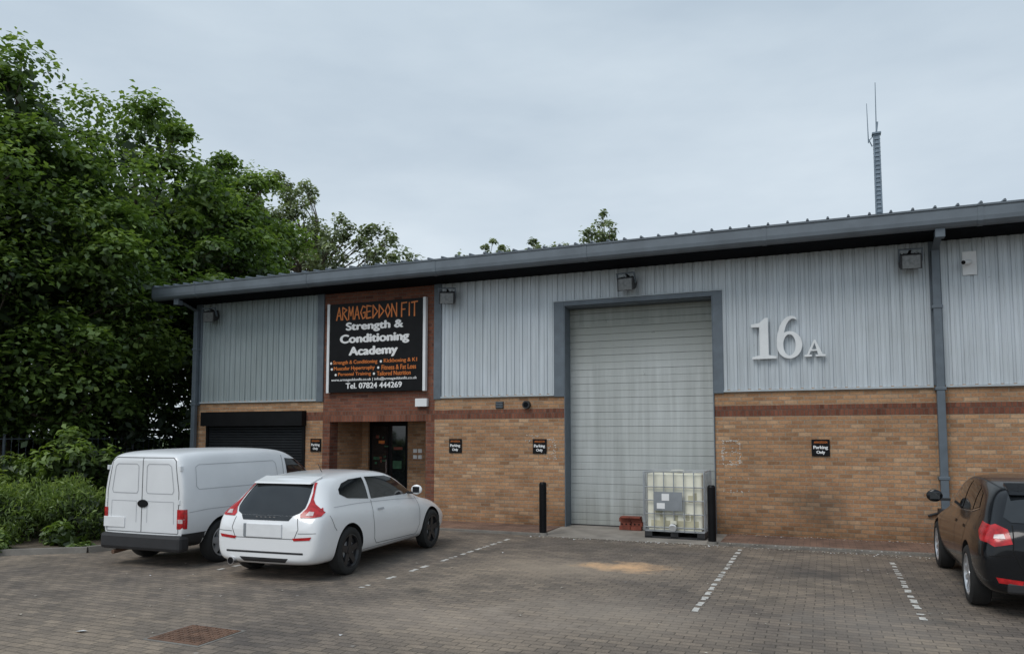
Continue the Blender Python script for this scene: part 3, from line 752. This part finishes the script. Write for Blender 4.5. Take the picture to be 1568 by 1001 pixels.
C.decal([(-.39,1.11),(.39,1.11),(.425,1.0),(.45,.89),(.455,.83),(.42,.775),(.35,.745),(-.35,.745),(-.42,.775),(-.455,.83),(-.45,.89),(-.425,1.0)],'rear','glassd')
for sg in (1,-1):
    P=[(.40,1.10),(.425,1.10),(.465,1.0),(.495,.92),(.54,.87),(.615,.82),(.665,.78),(.665,.74),(.60,.725),(.45,.725),(.435,.76),(.475,.82),(.475,.89),(.45,.99)]
    C.decal([(sg*a,c) for a,c in P],'rear','redl',off=.007,cell=.03)
    C.decal([(sg*a,c) for a,c in [(.50,.745),(.59,.745),(.58,.785),(.52,.79)]],'rear','lampw',off=.011,cell=.03)
    C.decal([(sg*.38,.50),(sg*.62,.52),(sg*.60,.485),(sg*.40,.47)],'rear','redl',off=.006)
C.decal([(-.35,.742),(.35,.742),(.31,.69),(-.31,.69)],'rear','glassd',off=.005)
C.both([(.09,.735),(.09,.775),(.15,.805),(.24,.83),(.20,.78),(.15,.745)],'redl',off=.006,cell=.03)
C.seam([(-.42,.72),(-.45,.60),(-.40,.49),(.40,.49),(.45,.60),(.42,.72)],'rear')
C.seam([(-.66,.56),(-.45,.555)],'rear',w=.006); C.seam([(.66,.56),(.45,.555)],'rear',w=.006)
C.seam([(-.52,.33),(.52,.33)],'rear','blackm',.022); C.decal([(-.33,.27),(.33,.27),(.28,.22),(-.28,.22)],'rear','blackm')
def kx(P): return [(a*K,c) for a,c in P]
C.both(kx([(1.38,.855),(2.42,.845),(2.62,.865),(2.42,.965),(2.16,1.08),(1.95,1.12),(1.38,1.13)]),'glassd')
C.both(kx([(.66,.955),(.80,.90),(1.31,.86),(1.31,1.128),(1.0,1.115),(.80,1.075),(.68,1.01)]),'glassd')
C.decal([(-.48,2.38),(.48,2.38),(.55,2.60),(.56,2.73),(-.56,2.73),(-.55,2.60)],'top','glassd')
for sd in 'LR':
    C.seam(kx([(1.36,.84),(1.30,.66),(1.34,.36),(1.42,.29),(2.62,.27),(2.70,.40),(2.70,.80)]),sd)
    C.seam(kx([(.42,.82),(1.0,.825),(2.0,.80),(2.8,.76)]),sd,'seamw',.006)
    C.seam(kx([(1.1,.25),(2.75,.25)]),sd,'seamw',.012)
    C.seam([(.27,.74),(.33,.60),(.37,.56)],sd)
    C.decal(kx([(1.44,.70),(1.62,.70),(1.62,.725),(1.44,.725)]),sd,'seamw',off=.012)
C.finish()
mirror_part(C,2.40,.90,.755,'carwhite',(.085,.06,.07))
b=MB()
b.extr([(.315,1.088),(.325,1.105),(.55,1.172),(.58,1.15),(.42,1.09)],-.40,.40,'carwhite'); b.obj('roof_spoiler',C.g,True,bevel=.009)
b=MB()
b.box(-.24,.24,-.012,.04,.50,.65,'white'); b.box(-.28,-.24,-.011,.04,.50,.65,'label')
b.obj('number_plate',C.g,True,bevel=.004)
b=MB(); b.tube((-.44,-.02,.215),(-.44,.2,.215),.045,.045,'chrome',18); b.tube((-.44,-.022,.215),(-.44,-.01,.215),.038,.038,'black',18)
b.tube((.05,.12,.80),(-.24,.18,.86),.007,.005,'blackm',6); b.tube((.1,1.0,1.20),(.1,.92,1.30),.005,.004,'blackm',5)
for i in range(5): b.box(-.14+i*.06,-.115+i*.06,.03,.07,.705,.73,'chrome')
b.obj('exhaust_and_wiper',C.g,True)

# --- white van
st=[(0.00,.30,.60,.92,.66,1.34,.55,.665),(0.02,.27,.60,.93,.70,1.41,.595,.71),(0.10,.25,.60,.94,.715,1.46,.61,.73),(.5,.24,.60,.95,.72,1.485,.61,.735),(1.2,.24,.60,.95,.72,1.495,.61,.735),(1.9,.24,.60,.95,.72,1.485,.605,.735),
(2.20,.24,.58,.94,.715,1.44,.60,.735),(2.55,.24,.56,.93,.71,1.24,.60,.735),(2.85,.24,.55,.90,.70,1.02,.60,.735),(3.0,.24,.55,.88,.69,.94,.58,.735),(3.35,.24,.52,.80,.67,.86,.54,.73),(3.6,.24,.48,.70,.62,.75,.48,.71),(3.74,.26,.44,.58,.56,.62,.42,.64),(3.80,.30,.42,.5,.48,.52,.36,.55)]
ax=(.70,3.08)
C=Car('parked_panel_van',st,'vanwhite',(-8.05,7.14,0),R(1.0),ax,.28,.70,.325,.955)
C.wheels(ax,.28,.17,.0,'rims',7,sw=.085)
C.seam([(0,.44),(0,1.38)],'rear',w=.010)
C.seam([(-.60,.44),(-.60,.95),(-.53,1.34),(-.48,1.38),(.48,1.38),(.53,1.34),(.60,.95),(.60,.44),(-.60,.44)],'rear',w=.009)
for sg in (1,-1):
    C.seam([(sg*.09,.93),(sg*.07,.96),(sg*.07,1.27),(sg*.10,1.30),(sg*.43,1.30),(sg*.47,1.27),(sg*.52,.97),(sg*.50,.93),(sg*.09,.93)],'rear','seamw',.010)
    C.seam([(sg*.09,.56),(sg*.09,.83),(sg*.52,.83),(sg*.53,.56)],'rear','seamw',.006)
C.decal([(.585,.50),(.668,.50),(.668,.74),(.585,.74)],'rear','redl',off=.006); C.decal([(-.585,.50),(-.668,.50),(-.668,.74),(-.585,.74)],'rear','redl',off=.006)
for sg in (1,-1): C.decal([(sg*.60,.57),(sg*.66,.57),(sg*.66,.62),(sg*.60,.62)],'rear','lampw',off=.010)
C.both([(.01,.50),(.08,.50),(.07,.74),(.02,.74)],'redl',off=.006)
C.both([(.0,.22),(.42,.22),(.40,.44),(.0,.44)],'blackm',off=.006)
C.both([(1.08,.22),(2.74,.22),(2.74,.36),(1.06,.36)],'blackm',off=.006)
C.both([(2.02,.98),(2.70,.98),(2.50,1.19),(2.30,1.31),(2.02,1.33)],'glassd')
C.decal([(-.52,2.36),(.52,2.36),(.58,2.9),(-.58,2.9)],'top','glassd')
for sd in 'LR':
    C.seam([(1.96,1.38),(1.92,.9),(1.98,.40),(2.72,.38),(2.78,.9)],sd)
    C.seam([(.26,.98),(.22,1.02),(.24,1.26),(.30,1.29),(1.74,1.30),(1.79,1.26),(1.80,1.02),(1.76,.98),(.26,.98)],sd,'seamw',.009)
    C.seam([(.1,.70),(.40,.72),(1.05,.72),(1.90,.72)],sd,'seamw',.009)
    C.decal([(.9,.60),(1.06,.60),(1.06,.74),(.9,.74)],sd,'vanwhite',off=.006)
C.finish(); mirror_part(C,2.66,1.02,.77,'blackm',(.08,.06,.10))
b=MB(); b.box(-.675,.675,-.035,.14,.21,.42,'blackm'); b.obj('rear_bumper',C.g,True,bevel=.045)
b=MB(); b.box(-.64,-.28,-.008,.06,.49,.62,'white'); b.obj('number_plate',C.g,True,bevel=.003)
b=MB(); 
vs=[(.02+.085*math.cos(t*math.pi/10),.0,.80+.05*math.sin(t*math.pi/10)) for t in range(20)]
b.add([(x,-.014,z) for x,_,z in vs]+[(x,.04,z) for x,_,z in vs],[tuple(range(20))]+[(i,(i+1)%20,20+(i+1)%20,20+i) for i in range(20)],'black')
b.tube((-.45,-.02,.17),(-.45,.3,.2),.028,.028,'rust',10)
for sg in (1,-1):
    for z in (.80,1.22): b.box(*sorted((sg*.60,sg*.622)),-.0,.05,z,z+.06,'vanwhite')
b.obj('badge_and_hinges',C.g,True,bevel=.004)

# --- black hatchback
st=[(0.00,.27,.45,.60,.58,.66,.46,.63),(0.03,.23,.45,.70,.66,.78,.54,.72),(0.10,.20,.46,.76,.70,.86,.57,.77),(0.28,.19,.47,.80,.71,1.00,.56,.795),
(0.46,.18,.47,.83,.71,1.14,.55,.80),(0.60,.18,.47,.84,.71,1.185,.56,.80),(1.1,.18,.47,.83,.705,1.235,.575,.80),(1.7,.18,.47,.81,.70,1.255,.58,.80),(2.1,.18,.47,.79,.695,1.22,.57,.80),
(2.45,.18,.47,.77,.69,1.08,.58,.80),(2.85,.18,.46,.75,.68,.86,.60,.80),(3.0,.18,.46,.74,.675,.80,.60,.80),(3.35,.18,.45,.68,.66,.74,.54,.79),(3.62,.19,.44,.60,.61,.65,.48,.76),(3.76,.20,.42,.52,.54,.55,.40,.69),(3.83,.25,.40,.45,.48,.47,.34,.58)]
ax=(.70,2.98)
C=Car('parked_hatchback_car',st,'carblack',(2.08,8.04,0),R(-.5),ax,.29,.80,.325)
C.wheels(ax,.29,.18,.0,'rims',10,sw=.04)
C.decal([(-.46,1.10),(.46,1.10),(.55,.90),(.50,.86),(-.50,.86),(-.55,.90)],'rear','glassd')
for sg in (1,-1):
    C.decal([(sg*a,c) for a,c in [(.54,.80),(.62,.84),(.70,.81),(.735,.76),(.72,.69),(.66,.65),(.52,.68)]],'rear','redl',off=.007,cell=.03)
    C.decal([(sg*a,c) for a,c in [(.57,.72),(.66,.72),(.65,.75),(.58,.76)]],'rear','lampw',off=.011,cell=.03)
    C.decal([(sg*.45,.36),(sg*.66,.38),(sg*.64,.33),(sg*.46,.32)],'rear','redl',off=.006)
    C.seam([(sg*.50,.84),(sg*.52,.62),(sg*.46,.48)],'rear','seamb',.010)
C.seam([(-.46,.48),(.46,.48)],'rear','seamb',.010); C.seam([(-.74,.56),(-.52,.58)],'rear','seamb',.008); C.seam([(.74,.56),(.52,.58)],'rear','seamb',.008)
C.both([(.06,.68),(.06,.77),(.14,.82),(.36,.85),(.30,.77),(.16,.69)],'redl',off=.006,cell=.03)
C.both([(1.52,.87),(2.38,.84),(2.60,.86),(2.40,.98),(2.12,1.11),(1.90,1.16),(1.52,1.175)],'glassd')
C.both([(.92,.91),(1.45,.875),(1.45,1.175),(1.10,1.15),(.98,1.12)],'glassd')
C.both([(.66,.955),(.88,.92),(.92,1.11),(.80,1.08)],'glassd')
C.decal([(-.52,2.42),(.52,2.42),(.60,2.85),(-.60,2.85)],'top','glassd')
for sd in 'LR':
    C.seam([(.64,.94),(.92,.89),(1.5,.858),(2.62,.84)],sd,'chrome',.008,.006)
    C.seam([(1.50,.86),(1.47,.30),(2.55,.28),(2.64,.40),(2.66,.80)],sd,'seamb')
    C.seam([(.90,.88),(.86,.70),(1.04,.45),(1.10,.30),(1.47,.30)],sd,'seamb')
    C.seam([(1.0,.26),(2.6,.25)],sd,'seam',.012)
    for y in (1.55,.98): C.decal([(y,.72),(y+.17,.72),(y+.17,.75),(y,.75)],sd,'carblack',off=.018)
C.finish(); mirror_part(C,2.52,.93,.85,'carblack',(.09,.065,.075))
b=MB(); b.box(-.24,.24,-.01,.05,.52,.62,'white'); b.obj('number_plate',C.g,True,bevel=.004)
b=MB(); b.extr([(.37,1.10),(.40,1.13),(.64,1.20),(.66,1.17),(.46,1.10)],-.46,.46,'carblack'); b.tube((0,.70,1.20),(0,.55,1.34),.005,.004,'blackm',5); b.obj('roof_spoiler',C.g,True,bevel=.008)
b=MB(); b.box(-.58,.58,.0,.06,.24,.34,'blackm'); b.obj('lower_bumper',C.g,True,bevel=.02)

# ---------------------------------------------------------------- vegetation
def unit(rng,n):
    v=rng.normal(size=(n,3)); return v/np.linalg.norm(v,axis=1)[:,None]
def leaves_mesh(name,P,Nn,size,tone,mat,rng,parent=None,asp=.55):
    n=len(P); t=unit(rng,n); a=np.cross(Nn,t); a/=np.linalg.norm(a,axis=1)[:,None]+1e-9; bb=np.cross(Nn,a)
    s=size[:,None]
    fold=Nn*s*.22
    V=np.stack([P+a*s,P+bb*s*asp+fold,P-a*s*.8,P-bb*s*asp+fold],1).reshape(-1,3).astype(np.float32)
    me=bpy.data.meshes.new(name); me.vertices.add(4*n); me.vertices.foreach_set('co',V.ravel())
    me.loops.add(4*n); me.loops.foreach_set('vertex_index',np.arange(4*n,dtype=np.int32))
    me.polygons.add(n); me.polygons.foreach_set('loop_start',np.arange(0,4*n,4,dtype=np.int32)); 
    me.update(calc_edges=True)
    at=me.attributes.new('tone','FLOAT','FACE'); at.data.foreach_set('value',np.clip(tone,0,1).astype(np.float32))
    me.materials.append(M[mat])
    return addobj(name,me,parent)
def tree(name,base,blobs,nl,lr,lpl,ls,mat,seed,trunk_r=.22,inner=2500,limbs=40,flat=.62,shell=.55,tonebase=.5):
    rng=np.random.default_rng(seed); G=group(name,(base[0],base[1],0))
    vol=np.array([bl[3]*bl[4]*bl[5] for bl in blobs])**.85; pr=vol/vol.sum()
    ch=rng.choice(len(blobs),nl,p=pr); B=np.array(blobs)[ch]
    d=unit(rng,nl); rad=shell+(1-shell)*rng.random(nl)**.6
    L=B[:,:3]+d*rad[:,None]*B[:,3:6]
    L[:,2]=np.maximum(L[:,2],.5)
    lrad=lr*rng.uniform(.5,1.35,nl); ltone=rng.normal(0,.13,nl)
    n=nl*lpl; k=np.repeat(np.arange(nl),lpl)
    u=unit(rng,n); u[:,2]=np.where((u[:,2]<-.2)&(rng.random(n)<.65),-u[:,2],u[:,2])
    rr=lrad[k]*(rng.random(n)**.45)*(1+.15*rng.normal(size=n))
    off=u*rr[:,None]; off[:,2]*=flat; off[:,2]-=.25*(off[:,0]**2+off[:,1]**2)/lrad[k]
    P=L[k]+off
    Nn=u*.5+np.array([0,0,.75])+unit(rng,n)*.65; Nn/=np.linalg.norm(Nn,axis=1)[:,None]
    depth=rr/lrad[k]
    hgt=(P[:,2]-L[:,2].min())/(L[:,2].max()-L[:,2].min())
    tone=tonebase-.34+ltone[k]+.42*depth*(.5+.5*u[:,2])+rng.normal(0,.11,n)+.15*(rad[k]-.8)+.16*hgt  # skylight painted into tone: leaves lighten towards lump tops and crown top
    size=ls*rng.uniform(.6,1.35,n)
    if inner:
        ci=rng.choice(len(blobs),inner,p=pr); BI=np.array(blobs)[ci]
        Pi=BI[:,:3]+unit(rng,inner)*(rng.random(inner)**.4)[:,None]*.74*BI[:,3:6]; Pi[:,2]=np.maximum(Pi[:,2],.3)
        P=np.concatenate([P,Pi]); Nn=np.concatenate([Nn,unit(rng,inner)]); tone=np.concatenate([tone,np.full(inner,.05)]); size=np.concatenate([size,ls*2.0*rng.uniform(.7,1.3,inner)])  # shade inside the crown painted as a dark leaf tone
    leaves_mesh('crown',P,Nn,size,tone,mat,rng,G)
    b=MB(); bx,by=base; c=B[:,:3].mean(0); top=max(bl[2]+bl[5]*.4 for bl in blobs)
    pts=[Vector((bx,by,-.05)),Vector((bx+.1,by,top*.3)),Vector((bx*.7+c[0]*.3,by*.7+c[1]*.3,top*.6)),Vector((c[0],c[1],top))]
    rs=[trunk_r*1.3,trunk_r,trunk_r*.6,trunk_r*.12]
    for i in range(3): b.tube(pts[i],pts[i+1],rs[i],rs[i+1],'bark',10,False)
    idx=rng.permutation(nl)[:limbs]
    for i in idx:
        q=Vector(L[i]); t=min(.92,max(.22,(q.z/top)*.75))*3; s=int(min(2,t)); p=pts[s].lerp(pts[s+1],t-s)
        mid=p.lerp(q,.5)+Vector(rng.normal(0,.25,3))+Vector((0,0,.12*(q-p).length))
        r0=trunk_r*.28; b.tube(p,mid,r0,r0*.6,'bark',6,False); b.tube(mid,q,r0*.6,r0*.18,'bark',5,False)
        for j in range(3):
            e=q+Vector(unit(rng,1)[0])*lrad[i]*.9; b.tube(mid.lerp(q,.6+.13*j),e,r0*.22,r0*.08,'bark',4,False)
    b.obj('trunk_and_limbs',G,fix=False)
tree('sycamore_tree',(-17.3,11.3),[(-17.3,11.2,6.0,3.3,3.3,4.2),(-15.8,11.4,4.2,2.2,2.2,2.8),(-17.0,10.9,8.0,2.0,2.0,2.3),(-17.4,11.2,10.0,.9,.9,1.0)],180,.82,330,.085,'leafA',1,tonebase=.52)
tree('sycamore_tree',(-18.6,16.2),[(-18.4,16.0,7.5,3.0,3.0,4.3),(-16.9,15.8,4.6,2.5,2.5,3.6),(-18.9,14.8,5.5,3.0,3,4.3)],190,.82,330,.095,'leafA',2,tonebase=.47)
tree('sycamore_tree',(-18.3,18.6),[(-18.3,18.2,6.6,2.9,2.9,4.0),(-19.7,21.0,7.4,2.3,2.3,4.6)],135,.88,300,.105,'leafA',4,tonebase=.54)
tree('sycamore_tree',(-16.2,9.6),[(-16.6,9.4,5.0,2.0,2.2,4.3),(-18.5,9.5,6.3,2.5,2.5,4.2)],90,.8,330,.08,'leafA',7,tonebase=.47)
tree('willow_tree',(-22.8,29.5),[(-23.8,29.3,10.6,2.8,3.0,3.9),(-20.6,30.0,9.3,3.7,3.0,2.9)],170,.52,100,.115,'leafB',11,.2,0,150,.8,.3)
tree('willow_tree',(-9.7,34.9),[(-9.7,34.9,10.2,1.0,1.1,2.4)],34,.42,60,.11,'leafB',12,.12,0,34,.9,.2)
tree('willow_tree',(-12.0,34.3),[(-12.0,34.3,9.4,1.7,1.5,2.2)],36,.38,60,.11,'leafB',13,.12,0,36,.9,.2)
tree('willow_tree',(-14.9,33.0),[(-14.9,33.0,9.4,1.9,1.5,2.0)],40,.38,60,.11,'leafB',14,.12,0,40,.9,.2)
def shrub(name,blobs,n,ls,mat,seed,tb=.5,up=.6,asp=.5,spike=False):
    rng=np.random.default_rng(seed); bl=np.array(blobs); pr=(bl[:,3]*bl[:,4]*bl[:,5]); pr/=pr.sum()
    G=group(name,(bl[0,0],bl[0,1],0))
    nl=max(12,n//160); ch=rng.choice(len(bl),nl,p=pr); d=unit(rng,nl); L=bl[ch,:3]+d*bl[ch,3:6]*(.6+.4*rng.random(nl))[:,None]
    L[:,2]=np.abs(L[:,2])
    k=rng.integers(0,nl,n); u=unit(rng,n); r=.32*min(1.2,bl[:,5].mean()+.3)
    P=L[k]+u*r*(rng.random(n)**.5)[:,None]; P[:,2]=np.maximum(P[:,2],.07)
    Nn=u*.5+np.array([0,0,up])+unit(rng,n)*.6
    if spike: Nn=unit(rng,n); Nn[:,2]*=.3
    Nn/=np.linalg.norm(Nn,axis=1)[:,None]
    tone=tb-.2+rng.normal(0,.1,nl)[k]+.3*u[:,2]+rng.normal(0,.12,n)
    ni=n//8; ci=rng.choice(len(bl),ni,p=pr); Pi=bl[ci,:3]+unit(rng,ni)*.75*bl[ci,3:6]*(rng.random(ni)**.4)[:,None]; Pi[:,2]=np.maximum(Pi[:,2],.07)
    P=np.concatenate([P,Pi]); Nn=np.concatenate([Nn,unit(rng,ni)]); tone=np.concatenate([tone,np.full(ni,.02)])  # inner leaves get a dark tone, painting the shade within the shrub
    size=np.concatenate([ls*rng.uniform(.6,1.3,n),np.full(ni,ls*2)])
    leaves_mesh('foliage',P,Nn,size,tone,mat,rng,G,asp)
    b=MB(); 
    for i in range(min(nl,40)): b.tube((bl[ch[i],0],bl[ch[i],1],0),L[i],.02,.008,'bark',5,False)
    b.obj('stems',G,fix=False)
shrub('laurel_shrub',[(-12.0,9.3,1.0,.65,.65,.75),(-12.7,9.6,.8,.7,.6,.6),(-11.6,9.9,.7,.5,.5,.5)],5000,.075,'leafH',21,.50,asp=.45)
shrub('hedge',[(-10.7,8.3,.42,.75,.45,.45),(-11.7,7.7,.42,.8,.5,.48),(-12.8,7.1,.45,.8,.5,.5),(-11.3,8.6,.5,.8,.5,.45),(-10.1,9.0,.35,.4,.6,.4),(-12.3,8.2,.45,.9,.6,.48)],26000,.045,'leafH',22,.56,asp=.22,spike=True)
shrub('ivy_ground_cover',[(-10.3,7.85,.1,.5,.25,.18),(-11.2,7.15,.1,.7,.25,.2),(-12.3,6.6,.1,.8,.3,.2)],3000,.06,'leafH',23,.52)
shrub('bright_shrub',[(-14.3,9.3,.7,1.2,1.0,.75),(-13.6,10.6,.5,1.0,.8,.6),(-15.5,8.4,.7,1.2,.9,.7)],12000,.06,'leafH',24,.70,asp=.3)
shrub('understorey_shrubs',[(-16.5,13.0,1.2,1.8,1.5,1.4),(-18.5,11.5,1.2,2.2,2.2,1.5),(-15.2,14.8,1.2,1.4,1.6,1.5),(-15.0,18.0,1.3,1.4,2.5,1.7),(-19.5,9.0,1.3,2,2,1.6)],14000,.10,'leafA',25,.22)
G=group('metal_fence',(-15.3,12,0)); b=MB()
for i in range(9):
    y=7.5+i*1.5; b.tube((-16.0+i*.1,y,0),(-16.0+i*.1,y,1.7),.03,.03,'trim',6)
    if i<8:
        for z in (.25,.95,1.6): b.tube((-16.0+i*.1,y,z),(-15.9+i*.1,y+1.5,z),.014,.014,'trim',5)
        for j in range(10): b.tube((-16.0+i*.1+j*.01,y+j*.15,.1),(-16.0+i*.1+j*.01,y+j*.15,1.68),.006,.006,'trim',4)
b.obj('panels',G,fix=False)

# ---------------------------------------------------------------- world, sun, camera
w=bpy.data.worlds.new('World'); sc.world=w; w.use_nodes=True; nt=w.node_tree; nt.nodes.clear()
out=nt.nodes.new('ShaderNodeOutputWorld'); bg=nt.nodes.new('ShaderNodeBackground'); nt.links.new(bg.outputs[0],out.inputs[0]); bg.inputs[1].default_value=.118
sky=nt.nodes.new('ShaderNodeTexSky'); sky.sky_type='NISHITA'; sky.sun_disc=False; sky.sun_elevation=R(52); sky.sun_rotation=R(200)
tc=nt.nodes.new('ShaderNodeTexCoord').outputs['Generated']
sp=nd(nt,'ShaderNodeSeparateXYZ',Vector=tc)
mp=nd(nt,'ShaderNodeMapping',Vector=tc); mp.inputs['Scale'].default_value=(1.0,1.0,3.2); mp.inputs['Location'].default_value=(.4,.2,.1)
n1=nd(nt,'ShaderNodeTexNoise',Vector=mp.outputs[0],Scale=1.7,Detail=5.0,Roughness=.5).outputs['Fac']
n2=nd(nt,'ShaderNodeTexNoise',Vector=mp.outputs[0],Scale=4.5,Detail=6.0,Roughness=.55).outputs['Fac']
el=ramp(nt,sp.outputs[2],0.02,.60,(6.6,7.25,7.75),(4.5,5.35,6.1))
cl=mix(nt,1.0,el,ramp(nt,n1,.36,.66,(.88,.90,.925),(1.09,1.08,1.07)),'MULTIPLY')
cl=mix(nt,1.0,cl,ramp(nt,n2,.36,.68,(.96,.968,.978),(1.045,1.04,1.035)),'MULTIPLY')
fin=mix(nt,.92,sky.outputs[0],cl)
nt.links.new(fin,bg.inputs[0])
sd=bpy.data.lights.new('sun','SUN'); sd.energy=1.5; sd.angle=R(30); sd.color=(1,.965,.92)
so=bpy.data.objects.new('sun',sd); col.objects.link(so)
so.rotation_euler=(R(38),0,R(-20)); so.location=(0,0,20)
cam=bpy.data.cameras.new('camera'); co=bpy.data.objects.new('camera',cam); col.objects.link(co); sc.camera=co
cam.sensor_width=36; cam.lens=26.4; cam.shift_y=.0526; cam.clip_end=2000; cam.clip_start=.05
co.location=(0,0,1.65); co.rotation_euler=(R(90+4.23),0,R(22.4))
for o in bpy.data.objects:
    if o.parent is None:
        o.location=o.location*S
        if o.type not in ('CAMERA','LIGHT'): o.scale=(S,S,S)
sc.view_settings.view_transform='Standard'; sc.view_settings.look='None'; sc.view_settings.exposure=0
